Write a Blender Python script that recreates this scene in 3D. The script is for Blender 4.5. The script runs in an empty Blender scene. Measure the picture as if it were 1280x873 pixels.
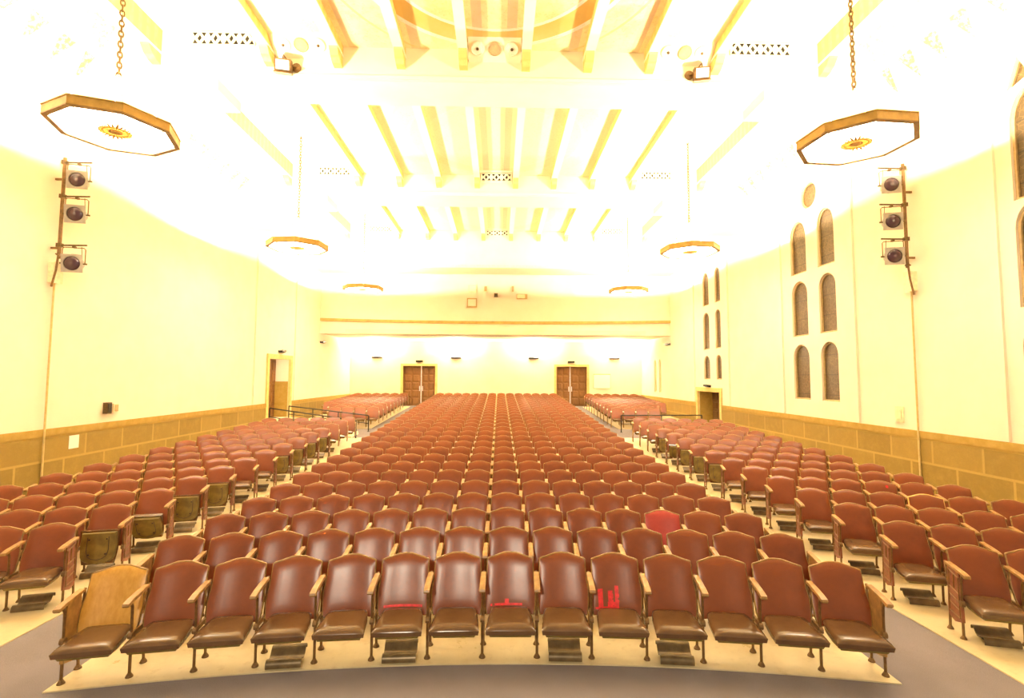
import bpy, bmesh, math, random
from mathutils import Vector, Matrix
R = math.radians
PI = math.pi
random.seed(4)
scene = bpy.context.scene
COL = scene.collection

# ------------------------------------------------------------------ camera, world, exposure
F_PX, PITCH, YAW, ROLL = 645.04, 0.0686, 0.0245, 0.0046
CAM = Vector((0.14, 0.0, 2.674))
fw = Vector((math.sin(YAW)*math.cos(PITCH), math.cos(YAW)*math.cos(PITCH), math.sin(PITCH)))
rt0 = Vector((math.cos(YAW), -math.sin(YAW), 0)); up0 = rt0.cross(fw)
rt = rt0*math.cos(ROLL) + up0*math.sin(ROLL)
up = -rt0*math.sin(ROLL) + up0*math.cos(ROLL)
cd = bpy.data.cameras.new('camera'); cam = bpy.data.objects.new('camera', cd); COL.objects.link(cam)
cam.matrix_world = Matrix(((rt.x, up.x, -fw.x, CAM.x), (rt.y, up.y, -fw.y, CAM.y), (rt.z, up.z, -fw.z, CAM.z), (0, 0, 0, 1)))
cd.sensor_width = 36.0; cd.lens = F_PX/1280*36; cd.shift_y = -10/1280; cd.clip_end = 200; cd.clip_start = 0.05
scene.camera = cam

def project(x, y, z):
    q = Vector((x, y, z)) - CAM; d = q.dot(fw)
    return 640 + F_PX*q.dot(rt)/d, 426.5 - F_PX*q.dot(up)/d, d

w = bpy.data.worlds.new('world'); scene.world = w; w.use_nodes = True
w.node_tree.nodes['Background'].inputs[0].default_value = (1.0, 0.80, 0.52, 1)
WORLD_STRENGTH = 0.10
w.node_tree.nodes['Background'].inputs[1].default_value = WORLD_STRENGTH
vs = scene.view_settings
vs.view_transform = 'Standard'; vs.look = 'None'; vs.gamma = 1.0; vs.use_curve_mapping = False
vs.exposure = 2.42
LAMP_WATTS = 400.0
LAMP_COLOR = (1.0, 0.865, 0.67)
DIFFUSER_EMIT = 7.0
SCONCE_WATTS = 190.0
scene.cycles.max_bounces = 8; scene.cycles.diffuse_bounces = 5; scene.cycles.glossy_bounces = 3
scene.cycles.use_denoising = True
scene.cycles.sample_clamp_indirect = 8.0
scene.cycles.caustics_reflective = False; scene.cycles.caustics_refractive = False

# the stage work light behind the camera
ld = bpy.data.lights.new('stage_work_light', 'AREA'); ld.shape = 'DISK'; ld.size = .40; ld.energy = 75; ld.color = (1, .88, .68)
lo = bpy.data.objects.new('stage_work_light', ld); COL.objects.link(lo); lo.location = (-1.2, -3.5, 4.6)
lo.rotation_euler = (Vector((0, 8, .5))-lo.location).to_track_quat('-Z', 'Y').to_euler()

# ------------------------------------------------------------------ materials
class NT:
    def __init__(s, name):
        s.m = bpy.data.materials.new(name); s.m.use_nodes = True
        s.t = s.m.node_tree; s.b = s.t.nodes['Principled BSDF']
    def n(s, typ, **kw):
        x = s.t.nodes.new(typ)
        for k, v in kw.items():
            if k in x.inputs.keys(): x.inputs[k].default_value = v
            else: setattr(x, k, v)
        return x
    def l(s, a, b): s.t.links.new(a, b)
    def math(s, op, a, b=None, clamp=False):
        x = s.t.nodes.new('ShaderNodeMath'); x.operation = op; x.use_clamp = clamp
        for i, v in enumerate((a, b)):
            if v is None: continue
            if isinstance(v, (int, float)): x.inputs[i].default_value = v
            else: s.l(v, x.inputs[i])
        return x.outputs[0]
    def mix(s, f, a, b):
        x = s.t.nodes.new('ShaderNodeMix'); x.data_type = 'RGBA'
        for i, v in ((0, f), (6, a), (7, b)):
            if isinstance(v, (int, float)): x.inputs[i].default_value = v
            elif isinstance(v, tuple): x.inputs[i].default_value = (*v, 1) if len(v) == 3 else v
            else: s.l(v, x.inputs[i])
        return x.outputs[2]
    def noise(s, scale, detail=4, rough=.55, obj=True, vec=None):
        x = s.n('ShaderNodeTexNoise', Scale=scale, Detail=detail, Roughness=rough)
        if vec is None:
            tc = s.t.nodes.new('ShaderNodeTexCoord'); vec = tc.outputs['Object' if obj else 'Generated']
        s.l(vec, x.inputs['Vector']); return x.outputs['Fac']
    def ramp(s, f, lo, hi):
        x = s.t.nodes.new('ShaderNodeMapRange'); x.inputs[1].default_value = lo; x.inputs[2].default_value = hi
        s.l(f, x.inputs[0]); return x.outputs[0]
    def bump(s, f, strength, dist=.01):
        x = s.n('ShaderNodeBump', Strength=strength, Distance=dist); s.l(f, x.inputs['Height']); s.l(x.outputs[0], s.b.inputs['Normal'])

def simple(name, col, rough=.5, metal=0.0, var=.15, scale=12, bump=0, spec=.5, obj_var=0):
    t = NT(name); t.b.inputs['Roughness'].default_value = rough; t.b.inputs['Metallic'].default_value = metal
    t.b.inputs['Specular IOR Level'].default_value = spec
    f = t.noise(scale)
    lo = tuple(c*(1-var) for c in col); hi = tuple(min(1, c*(1+var)) for c in col)
    c = t.mix(t.ramp(f, .3, .7), lo, hi)
    if obj_var:
        oi = t.t.nodes.new('ShaderNodeObjectInfo')
        c = t.mix(t.math('MULTIPLY', oi.outputs['Random'], obj_var), c, tuple(min(1, x*1.5) for x in col))
    t.l(c, t.b.inputs['Base Color'])
    if bump: t.bump(f, bump)
    return t.m

M = {}
def leather(name, col, rough, wear):
    t = NT(name)
    n1 = t.noise(6, 5); n2 = t.noise(38, 6, .7); oi = t.t.nodes.new('ShaderNodeObjectInfo')
    c = t.mix(t.ramp(n1, .3, .72), tuple(x*.8 for x in col), tuple(x*1.2 for x in col))
    c = t.mix(t.math('MULTIPLY', oi.outputs['Random'], .45), c, tuple(x*f for x, f in zip(col, (1.3, 1.45, 1.6))))
    c = t.mix(t.math('MULTIPLY', t.ramp(n2, .70, .80), wear), c, (.55, .38, .2))
    t.l(c, t.b.inputs['Base Color'])
    t.l(t.ramp(n1, .0, 1.0), t.t.nodes.new('ShaderNodeMath').inputs[0])
    t.b.inputs['Roughness'].default_value = rough
    t.bump(n2, .05, .003)
    t.b.inputs['Specular IOR Level'].default_value = .5
    return t.m
M['red'] = leather('red_leather', (.222, .053, .0135), .30, .15)
M['pink'] = leather('pink_red_leather', (.42, .05, .035), .4, .2)
M['brown'] = leather('brown_seat_leather', (.135, .066, .027), .20, .25)
M['bronze'] = simple('bronze_metal', (.20, .105, .034), .42, .35, .3, 20)
M['darkbronze'] = simple('dark_bronze', (.13, .078, .03), .45, .4, .3, 25)
M['trim'] = simple('worn_brass_trim', (.29, .16, .048), .34, .25, .35, 25)
M['arm'] = simple('arm_wood', (.36, .19, .055), .38, 0, .3, 14)
M['olive'] = simple('olive_metal', (.20, .135, .03), .45, .2, .25, 9)
M['screw'] = simple('dark_screw', (.03, .02, .012), .5)
M['goldwood'] = simple('golden_bare_wood', (.80, .50, .13), .4, 0, .2, 8)
M['panelred'] = simple('red_brown_panel', (.23, .07, .03), .45, 0, .3, 18)
M['ventmetal'] = simple('vent_sheet_metal', (.18, .12, .055), .36, .3, .3, 8)
M['tape'] = simple('red_tape', (.75, .02, .02), .4, 0, .2, 30)

def plywood():
    t = NT('bare_plywood'); tc = t.t.nodes.new('ShaderNodeTexCoord'); mp = t.n('ShaderNodeMapping'); mp.inputs['Scale'].default_value = (14, 14, 3)
    t.l(tc.outputs['Object'], mp.inputs[0]); f = t.noise(2.2, 6, .6, vec=mp.outputs[0])
    t.l(t.mix(t.ramp(f, .3, .7), (.54, .26, .036), (.66, .35, .065)), t.b.inputs['Base Color']); t.b.inputs['Roughness'].default_value = .38
    return t.m
M['ply'] = plywood()

def plaster(name, a, b, scale=1.2, rough=.75):
    t = NT(name); f = t.noise(scale, 8, .65); g = t.noise(40, 3)
    t.l(t.mix(t.ramp(f, .35, .65), a, b), t.b.inputs['Base Color']); t.b.inputs['Roughness'].default_value = rough
    t.b.inputs['Specular IOR Level'].default_value = .25; t.bump(g, .12, .006)
    return t.m
M['wall'] = plaster('cream_wall_plaster', (.80, .695, .545), (.83, .735, .595))
M['pale'] = plaster('pale_plaster', (.81, .73, .50), (.84, .77, .55))
M['beamwhite'] = plaster('white_beam_paint', (.82, .76, .56), (.85, .79, .60))

def beam_side():
    t = NT('gilded_beam_side'); tc = t.t.nodes.new('ShaderNodeTexCoord'); sp = t.t.nodes.new('ShaderNodeSeparateXYZ'); t.l(tc.outputs['Object'], sp.inputs[0])
    v = t.math('SINE', t.math('MULTIPLY', sp.outputs[1], 26)); n = t.noise(9, 4)
    f = t.math('MULTIPLY', t.ramp(v, -.2, .6), t.ramp(n, .3, .7))
    t.l(t.mix(f, (.64, .44, .12), (.74, .55, .20)), t.b.inputs['Base Color']); t.b.inputs['Roughness'].default_value = .6
    return t.m
M['gilt'] = beam_side()

def ceiling_mat():
    t = NT('painted_ceiling'); tc = t.t.nodes.new('ShaderNodeTexCoord'); sp = t.t.nodes.new('ShaderNodeSeparateXYZ'); t.l(tc.outputs['Object'], sp.inputs[0])
    x, y = sp.outputs[0], sp.outputs[1]
    ax = t.math('ABSOLUTE', x)
    n = t.noise(3.2, 7, .65); fine = t.noise(22, 4)
    base = t.mix(t.ramp(n, .3, .7), (.83, .75, .44), (.85, .78, .50))
    # painted fields between the middle beams
    y7 = t.math('MODULO', t.math('ADD', y, 3.35), 7.1)      # position within a bay
    near = t.ramp(y, 12.5, 10.0)
    near = t.math('MAXIMUM', near, .10)
    mid = t.math('MULTIPLY', t.math('LESS_THAN', ax, 3.3), t.ramp(n, .36, .60))
    base = t.mix(t.math('MULTIPLY', t.math('MULTIPLY', mid, near), .55), base, (.76, .52, .15))
    # lavender and tan ribbons that run beside the beams
    st = t.math('MODULO', ax, 1.36)
    rib = t.math('MULTIPLY', t.math('COMPARE', st, .30), 1.0)
    cmp = t.t.nodes.new('ShaderNodeMath'); cmp.operation = 'COMPARE'; t.l(st, cmp.inputs[0]); cmp.inputs[1].default_value = .36; cmp.inputs[2].default_value = .10
    rib = t.math('MULTIPLY', cmp.outputs[0], t.math('LESS_THAN', ax, 3.3))
    base = t.mix(t.math('MULTIPLY', t.math('MULTIPLY', rib, t.math('MAXIMUM', near, t.math('MULTIPLY', t.math('LESS_THAN', ax, 1.3), .75))), .75), base, (.62, .46, .30))
    # ring mouldings and beaded border in the middle of each bay
    dx = x; dy = t.math('SUBTRACT', y7, 4.4)
    r = t.math('SQRT', t.math('ADD', t.math('MULTIPLY', dx, dx), t.math('MULTIPLY', dy, dy)))
    for rad, wd, colr in ((2.35, .22, (.68, .42, .08)), (2.62, .05, (.86, .82, .70)), (2.1, .04, (.86, .82, .70)), (3.2, .03, (.72, .54, .2))):
        c = t.t.nodes.new('ShaderNodeMath'); c.operation = 'COMPARE'; t.l(r, c.inputs[0]); c.inputs[1].default_value = rad; c.inputs[2].default_value = wd
        base = t.mix(t.math('MULTIPLY', t.math('MULTIPLY', c.outputs[0], near), .85), base, colr)
    base = t.mix(t.math('MULTIPLY', t.ramp(fine, .56, .66), .35), base, (.70, .47, .14))
    t.l(base, t.b.inputs['Base Color']); t.b.inputs['Roughness'].default_value = .7
    return t.m
M['ceiling'] = ceiling_mat()

def stone():
    t = NT('wainscot_stone_blocks'); tc = t.t.nodes.new('ShaderNodeTexCoord'); sp = t.t.nodes.new('ShaderNodeSeparateXYZ'); t.l(tc.outputs['Object'], sp.inputs[0])
    cb = t.t.nodes.new('ShaderNodeCombineXYZ'); t.l(t.math('ADD', sp.outputs[1], t.math('MULTIPLY', sp.outputs[0], 1.0)), cb.inputs[0]); t.l(t.math('ADD', sp.outputs[2], .07), cb.inputs[1])
    br = t.t.nodes.new('ShaderNodeTexBrick'); t.l(cb.outputs[0], br.inputs['Vector'])
    br.inputs['Scale'].default_value = 1.0; br.inputs['Brick Width'].default_value = 1.12; br.inputs['Row Height'].default_value = .49
    br.inputs['Mortar Size'].default_value = .032; br.inputs['Mortar Smooth'].default_value = .6; br.inputs['Bias'].default_value = 0
    br.inputs['Color1'].default_value = (.24, .155, .027, 1); br.inputs['Color2'].default_value = (.31, .20, .037, 1); br.inputs['Mortar'].default_value = (.43, .285, .06, 1)
    f = t.noise(5, 8, .7); g = t.noise(70, 3)
    c = t.mix(t.math('MULTIPLY', t.ramp(f, .45, .75), .4), br.outputs['Color'], (.42, .28, .055))
    c = t.mix(t.math('MULTIPLY', t.ramp(g, .4, .7), .25), c, (.2, .13, .03))
    t.l(c, t.b.inputs['Base Color']); t.b.inputs['Roughness'].default_value = .7
    t.bump(br.outputs['Fac'], -.3, .01)
    return t.m
M['stone'] = stone()
M['stonecap'] = plaster('wainscot_cap_stone', (.36, .235, .05), (.44, .295, .075), 6)
M['doorstone'] = plaster('door_surround_stone', (.62, .47, .18), (.72, .56, .24), 5)

def concrete():
    t = NT('beige_concrete'); f = t.noise(1.6, 9, .7); g = t.noise(9, 6, .7)
    c = t.mix(t.ramp(f, .32, .68), (.58, .47, .265), (.72, .61, .385)); c = t.mix(t.math('MULTIPLY', t.ramp(g, .55, .75), .45), c, (.40, .28, .12))
    t.l(c, t.b.inputs['Base Color']); t.l(t.ramp(f, .0, 1.2), t.b.inputs['Roughness']); t.b.inputs['Roughness'].default_value = .5
    return t.m
M['concrete'] = concrete()
def carpet():
    t = NT('grey_carpet'); f = t.noise(160, 3, .8); g = t.noise(1.3, 5)
    c = t.mix(t.ramp(f, .3, .7), (.165, .143, .155), (.265, .23, .245)); c = t.mix(t.math('MULTIPLY', t.ramp(g, .45, .7), .25), c, (.33, .29, .32))
    t.l(c, t.b.inputs['Base Color']); t.b.inputs['Roughness'].default_value = .95; t.b.inputs['Specular IOR Level'].default_value = .1; t.bump(f, .4, .004)
    return t.m
M['carpet'] = carpet()
def wood(name, a, b):
    t = NT(name); tc = t.t.nodes.new('ShaderNodeTexCoord'); mp = t.n('ShaderNodeMapping'); mp.inputs['Scale'].default_value = (18, 18, 1.6)
    t.l(tc.outputs['Object'], mp.inputs[0]); f = t.noise(2, 6, .6, vec=mp.outputs[0])
    t.l(t.mix(t.ramp(f, .3, .7), a, b), t.b.inputs['Base Color']); t.b.inputs['Roughness'].default_value = .45
    return t.m
M['door'] = wood('brown_door_wood', (.165, .072, .02), (.27, .125, .036))
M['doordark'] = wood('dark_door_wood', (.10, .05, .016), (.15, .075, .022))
M['steel'] = simple('pale_steel', (.72, .68, .72), .35, .3)
M['black'] = simple('black_metal', (.022, .016, .012), .45, .2)
M['dark'] = simple('dark_void', (.012, .008, .005), .8)
M['cream'] = simple('cream_enamel', (.80, .70, .45), .45)
M['conduit'] = simple('yellowed_conduit_paint', (.58, .43, .17), .5)
M['paper'] = simple('white_paper', (.86, .82, .72), .7, 0, .03)
M['gel'] = simple('grey_gel_frame', (.34, .30, .25), .5)
M['tanplate'] = simple('tan_plate', (.45, .32, .15), .5)
M['moulding'] = simple('gilt_moulding', (.50, .33, .085), .5, 0, .2, 4)
M['lamprim'] = simple('gilt_lamp_rim', (.50, .30, .07), .45, .2, .2, 6)
M['lampflange'] = simple('bronze_lamp_flange', (.28, .16, .05), .45, .3, .2, 10)
M['chain'] = simple('brass_chain', (.13, .07, .018), .4, .3)

def lens():
    t = NT('purple_brown_lens'); t.b.inputs['Base Color'].default_value = (.055, .02, .03, 1); t.b.inputs['Roughness'].default_value = .08
    t.b.inputs['Coat Weight'].default_value = .5
    return t.m
M['lens'] = lens()
def glass():
    t = NT('leaded_dark_glass'); tc = t.t.nodes.new('ShaderNodeTexCoord'); sp = t.t.nodes.new('ShaderNodeSeparateXYZ'); t.l(tc.outputs['Object'], sp.inputs[0])
    vo = t.n('ShaderNodeTexVoronoi', Scale=9.0); vo.feature = 'DISTANCE_TO_EDGE'; t.l(tc.outputs['Object'], vo.inputs['Vector'])
    lead = t.math('LESS_THAN', vo.outputs['Distance'], .035)
    bar = t.math('LESS_THAN', t.math('MODULO', sp.outputs[2], .55), .02)
    n = t.noise(7, 5)
    c = t.mix(t.ramp(n, .3, .7), (.055, .033, .010), (.10, .062, .021)); c = t.mix(t.math('MULTIPLY', lead, .55), c, (.22, .14, .055)); c = t.mix(bar, c, (.03, .018, .008))
    t.l(c, t.b.inputs['Base Color']); t.b.inputs['Roughness'].default_value = .42; t.bump(lead, .3, .005)
    return t.m
M['glass'] = glass()
M['paleglass'] = simple('pale_gold_glass', (.55, .42, .18), .4)
def emit(name, col, s):
    t = NT(name); t.b.inputs['Base Color'].default_value = (.8, .75, .6, 1); t.b.inputs['Emission Color'].default_value = (*col, 1); t.b.inputs['Emission Strength'].default_value = s
    return t.m
M['diffuser'] = emit('lit_lamp_glass', (1, .865, .70), DIFFUSER_EMIT)

# ------------------------------------------------------------------ mesh helpers
class MB:
    def __init__(s): s.v = []; s.f = []; s.mi = []; s.sm = []; s.cur = 0; s.smooth = False
    def add(s, vs_, fs):
        o = len(s.v); s.v += [tuple(x) for x in vs_]
        for f in fs: s.f.append(tuple(i+o for i in f)); s.mi.append(s.cur); s.sm.append(s.smooth)
        return s
    def box(s, x0, x1, y0, y1, z0, z1, rot=None, bev=0):
        P = [(x0, y0, z0), (x1, y0, z0), (x1, y1, z0), (x0, y1, z0), (x0, y0, z1), (x1, y0, z1), (x1, y1, z1), (x0, y1, z1)]
        if rot: P = [tuple(rot @ Vector(p)) for p in P]
        return s.add(P, [(3, 2, 1, 0), (4, 5, 6, 7), (0, 1, 5, 4), (1, 2, 6, 5), (2, 3, 7, 6), (3, 0, 4, 7)])
    def tube(s, pts, r, n=8, closed=False, caps=True):
        pts = [Vector(p) for p in pts]; k = len(pts); rs = r if isinstance(r, (list, tuple)) else [r]*k
        V = []; prev = None
        for i, p in enumerate(pts):
            a = pts[i-1] if (i > 0 or closed) else p; b = pts[(i+1) % k] if (i < k-1 or closed) else p
            t = (b-a)
            if t.length < 1e-9: t = Vector((0, 0, 1))
            t.normalize()
            ref = prev if prev is not None else (Vector((0, 0, 1)) if abs(t.z) < .9 else Vector((1, 0, 0)))
            u = ref - t*ref.dot(t)
            if u.length < 1e-6: u = t.orthogonal()
            u.normalize(); prev = u; v = t.cross(u)
            V += [p + (u*math.cos(2*PI*j/n) + v*math.sin(2*PI*j/n))*rs[i] for j in range(n)]
        Fs = []
        for i in range(k if closed else k-1):
            a, b = i*n, ((i+1) % k)*n
            Fs += [(a+j, a+(j+1) % n, b+(j+1) % n, b+j) for j in range(n)]
        if caps and not closed: Fs += [tuple(range(n-1, -1, -1)), tuple((k-1)*n+j for j in range(n))]
        return s.add(V, Fs)
    def lathe(s, prof, n=20, mat=None):
        # prof: [(r, z)], about local z
        V = []
        for r, z in prof: V += [Vector((r*math.cos(2*PI*j/n), r*math.sin(2*PI*j/n), z)) for j in range(n)]
        if mat: V = [mat @ v for v in V]
        Fs = []
        for i in range(len(prof)-1): Fs += [(i*n+j, i*n+(j+1) % n, (i+1)*n+(j+1) % n, (i+1)*n+j) for j in range(n)]
        Fs += [tuple(range(n-1, -1, -1)), tuple((len(prof)-1)*n+j for j in range(n))]
        return s.add(V, Fs)
    def prism(s, poly, ax, a, b):
        # poly in the plane across axis ax (0: (y,z), 1: (x,z), 2: (x,y)), from a to b
        def mk(p, t): return {0: (t, p[0], p[1]), 1: (p[0], t, p[1]), 2: (p[0], p[1], t)}[ax]
        n = len(poly); V = [mk(p, a) for p in poly] + [mk(p, b) for p in poly]
        return s.add(V, [tuple(range(n-1, -1, -1)), tuple(range(n, 2*n))] + [(i, (i+1) % n, n+(i+1) % n, n+i) for i in range(n)])
    def grid(s, rows, close=False):
        # rows of equal-length point lists
        n = len(rows[0]); V = [p for r in rows for p in r]; Fs = []
        for i in range(len(rows)-1):
            for j in range(n-1): Fs.append((i*n+j, i*n+j+1, (i+1)*n+j+1, (i+1)*n+j))
        return s.add(V, Fs)
    def mesh(s, name, mats, normals=True):
        me = bpy.data.meshes.new(name); me.from_pydata(s.v, [], s.f)
        for m in (mats if isinstance(mats, (list, tuple)) else [mats]): me.materials.append(m)
        me.polygons.foreach_set('material_index', s.mi); me.polygons.foreach_set('use_smooth', s.sm)
        if normals:
            bm = bmesh.new(); bm.from_mesh(me); bmesh.ops.recalc_face_normals(bm, faces=bm.faces); bm.to_mesh(me); bm.free()
        me.update(); return me

def link(name, data, parent=None, loc=None, rz=0):
    o = bpy.data.objects.new(name, data); COL.objects.link(o)
    if parent is not None: o.parent = parent
    if loc is not None: o.location = loc
    if rz: o.rotation_euler = (0, 0, rz)
    return o
def obj(name, mb, mats, parent=None, **kw): return link(name, mb.mesh(name, mats), parent, **kw)
def tag(o, label, cat, group=None, kind=None):
    o['label'] = label; o['category'] = cat
    if group: o['group'] = group
    if kind: o['kind'] = kind
    return o
def thing(name, label, cat, loc=(0, 0, 0), rz=0, group=None): return tag(link(name, None, None, loc, rz), label, cat, group)
def struct(name, mb, mats, parent=None):
    o = obj(name, mb, mats, parent)
    if parent is None: o['kind'] = 'structure'
    return o

# ------------------------------------------------------------------ seating geometry: rows on arcs around the stage
PITCHW, D1, PT, R1, DR = .53, 5.4521, .9378, 18.434, .7629
HK = [(1, 0.0), (2, -.012), (3, -.02), (4, -.022), (5, -.012), (6, .006), (8, .038), (10, .097), (13, .204), (29, .79), (33, .94)]
def H(k):
    if k <= 1: return 0.0
    for (a, ha), (b, hb) in zip(HK, HK[1:]):
        if k <= b: return ha + (hb-ha)*(k-a)/(b-a)
    return HK[-1][1]
def Rk(k): return R1 + DR*PT*(k-1)
def arc(k, t):
    r = Rk(k); th = t/r
    return r*math.sin(th), D1 + PT*(k-1) - r*(1-math.cos(th)), th
def krow(x, y):
    k = 5.0
    for _ in range(12):
        r = max(Rk(k), abs(x)+1); k = 1 + (y + r - math.sqrt(max(r*r - x*x, .01)) - D1)/PT
    return k
def floor_z(x, y): return H(krow(x, y))

W, YB, ZC = 9.1, 32.3, 10.13          # half width, back wall, ceiling height
Y0 = 1.0

# ------------------------------------------------------------------ floor and seating platforms
m = MB(); xs = [-9.4 + 18.8*i/40 for i in range(41)]; ys = [Y0 + (YB+.3-Y0)*j/70 for j in range(71)]
m.grid([[(x, y, floor_z(x, y)) for x in xs] for y in ys]); m.smooth = True
struct('floor', m, M['carpet'])
def platform(name, ts, k0, k1, n, top=.012, clampx=None):
    m = MB(); ks = [k0 + (k1-k0)*i/n for i in range(n+1)]; T = []; B = []
    for k in ks:
        row = []
        for t in ts:
            x, y, _ = arc(k, t)
            if clampx and abs(x) > clampx: x = math.copysign(clampx, x)
            row.append((x, y, H(k)+top))
        T.append(row); B.append([(x, y, z-top-.05) for x, y, z in row])
    m.grid(T); m.grid([T[0], B[0]]); m.grid([T[-1], B[-1]]); m.grid([[r[0] for r in T], [r[0] for r in B]]); m.grid([[r[-1] for r in T], [r[-1] for r in B]])
    o = struct(name, m, M['concrete']); return o
def lin(a, b, n): return [a+(b-a)*i/n for i in range(n+1)]
platform('floor_platform', lin(-3.70, 3.70, 16), .51, 29.6, 58)
AISLE_T = 5.35
for s in (-1, 1):
    platform('floor_platform', [s*t for t in lin(4.80, 9.4, 10)], -1.5, 16.7, 40, clampx=9.08)
    platform('floor_platform', [s*t for t in lin(5.30, 9.4, 10)], 19.35, 29.6, 24, clampx=9.08)

# ------------------------------------------------------------------ walls with real openings
def filled(name, outer, holes, axis, at, thick, mat):
    """a wall slab from an outline with holes; outline points are (u, z); axis 0: u is Y at X=at, axis 1: u is X at Y=at"""
    cu = bpy.data.curves.new(name, 'CURVE'); cu.dimensions = '2D'; cu.fill_mode = 'BOTH'
    for poly in [outer]+holes:
        sp = cu.splines.new('POLY'); sp.points.add(len(poly)-1)
        for p, q in zip(sp.points, poly): p.co = (q[0], q[1], 0, 1)
        sp.use_cyclic_u = True
    cu.extrude = abs(thick)/2
    tmp = bpy.data.objects.new('tmp', cu); COL.objects.link(tmp)
    dg = bpy.context.evaluated_depsgraph_get(); dg.update()
    me = bpy.data.meshes.new_from_object(tmp.evaluated_get(dg)); bpy.data.objects.remove(tmp); bpy.data.curves.remove(cu)
    mid = at + thick/2
    for v in me.vertices:
        u, z, d = v.co
        v.co = (mid+d, u, z) if axis == 0 else (u, mid+d, z)
    bm = bmesh.new(); bm.from_mesh(me); bmesh.ops.remove_doubles(bm, verts=bm.verts, dist=1e-5); bmesh.ops.recalc_face_normals(bm, faces=bm.faces); bm.to_mesh(me); bm.free()
    me.name = name; me.materials.clear(); me.materials.append(mat)
    for p in me.polygons: p.use_smooth = False
    return me
def rect(a, b, z0, z1): return [(a, z0), (b, z0), (b, z1), (a, z1)]
def arch(a, b, z0, z1, pointed=False, n=12, inset=0):
    a += inset; b -= inset; z0 += inset; z1 -= inset
    c, hw = (a+b)/2, (b-a)/2; rise = hw*(1.45 if pointed else 1.0); zs = z1-rise
    pts = [(a, z0), (b, z0)]
    for i in range(n+1):
        th = PI*i/n; u = math.cos(th); v = math.sin(th)
        if pointed: v = v**.9 * 1.0
        pts.append((c+hw*u, zs+rise*v))
    return pts
def circle(c, z, r, n=24): return [(c+r*math.cos(2*PI*i/n), z+r*math.sin(2*PI*i/n)) for i in range(n)]

WIN = []      # (outline, pointed, y0, y1, z0, z1)
groups = {'A': [(7.66, 8.60), (6.35, 7.25)], 'B': [(14.69, 15.49), (13.42, 14.15)], 'C': [(21.74, 22.39), (20.60, 21.13)]}
tiers = {'A': [(2.04, 3.7), (3.9, 5.75), (5.77, 7.75)], 'B': [(2.04, 3.66), (3.91, 5.55), (5.78, 7.38)], 'C': [(2.59, 3.60), (3.87, 5.47), (5.78, 7.23)]}
wins = []
for g in 'ABC':
    for ti, (z0, z1) in enumerate(tiers[g]):
        for (a, b) in groups[g]: wins.append((arch(a, b, z0, z1, ti == 2), arch(a, b, z0, z1, ti == 2, inset=.045), 'glass', (a+b)/2, z0))
wins.append((circle(14.49, 7.98, .38), circle(14.49, 7.98, .34), 'glass', 14.49, 7.6))
wins.append(([(8.2, 7.86), (8.62, 7.74), (8.40, 8.28)], [(8.25, 7.89), (8.56, 7.80), (8.40, 8.19)], 'glass', 8.4, 7.7))
for (a, b) in ((29.25, 29.68), (28.38, 28.80)): wins.append((arch(a, b, 1.83, 3.66), arch(a, b, 1.83, 3.66, inset=.04), 'paleglass', (a+b)/2, 1.83))
DOOR_R = (20.75, 23.10, 0.0, 2.08); DOOR_L = (20.90, 23.06, .86, 3.38)
WT = .34
outer = rect(Y0, YB+.3, -.3, 8.9)
o = link('wall_right', filled('wall_right', outer, [x[0] for x in wins]+[rect(*DOOR_R)], 0, W, WT, M['wall'])); o['kind'] = 'structure'
o = link('wall_left', filled('wall_left', outer, [rect(*DOOR_L)], 0, -W, -WT, M['wall'])); o['kind'] = 'structure'
for i, (op, ins, gm, yc, zc) in enumerate(wins):
    n = len(op); m = MB(); xa, xb = W+.05, W+.14
    V = [(xa, *p) for p in op] + [(xa, *p) for p in ins] + [(xb, *p) for p in op] + [(xb, *p) for p in ins]
    Fs = []
    for j in range(n):
        k = (j+1) % n
        Fs += [(j, k, n+k, n+j), (2*n+j, 2*n+k, 3*n+k, 3*n+j), (n+j, n+k, 3*n+k, 3*n+j), (j, k, 2*n+k, 2*n+j)]
    m.add(V, Fs); fr = struct('window_%d' % (i+1), m, M['tanplate'] if gm == 'glass' else M['pale'])
    p = MB(); p.prism(ins, 0, W+.085, W+.115); obj('pane', p, M[gm], fr)

BD = [(-5.86, -3.82), (3.70, 5.66)]; BDZ = (.80, 3.32)
o = link('wall_back', filled('wall_back', rect(-W-.3, W+.3, .3, 5.2), [rect(a, b, *BDZ) for a, b in BD], 1, YB, .3, M['wall'])); o['kind'] = 'structure'

# wainscot of stone blocks with a cap, broken at the doors
for s, dr, nm in ((-1, DOOR_L, 'left'), (1, DOOR_R, 'right')):
    m = MB(); c = MB()
    segs = [(Y0, dr[0]-.16), (dr[1]+.16, YB)]
    x0, x1 = sorted((s*(W-.035), s*(W+.02))); c0, c1 = sorted((s*(W-.055), s*(W+.02)))
    for a, b in segs: m.box(x0, x1, a, b, -.25, 1.42); c.box(c0, c1, a, b, 1.42, 1.56)
    if dr[2] > .3: m.box(x0, x1, dr[0]-.16, dr[1]+.16, -.25, dr[2]-.02)
    st = struct('baseboard_'+nm, m, M['stone']); obj('cap', c, M['stonecap'], st)
m = MB()
for a, b in ((-W, -6.05), (-3.62, 3.5), (5.86, W)): m.box(a, b, YB-.035, YB+.02, .4, 1.42)
st = struct('baseboard_back', m, M['wall'])

# shallow pilaster strips
n_trim = 1
for s, y in ((1, 8.98), (1, 12.75), (1, 16.1), (1, 19.95), (-1, 21.95+1.6), (-1, 19.75), (1, 23.5)):
    m = MB(); x0, x1 = sorted((s*(W-.05), s*(W+.02))); m.box(x0, x1, y-.09, y+.09, 1.57, 8.88); struct('trim_%d' % n_trim, m, M['wall']); n_trim += 1

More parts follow.
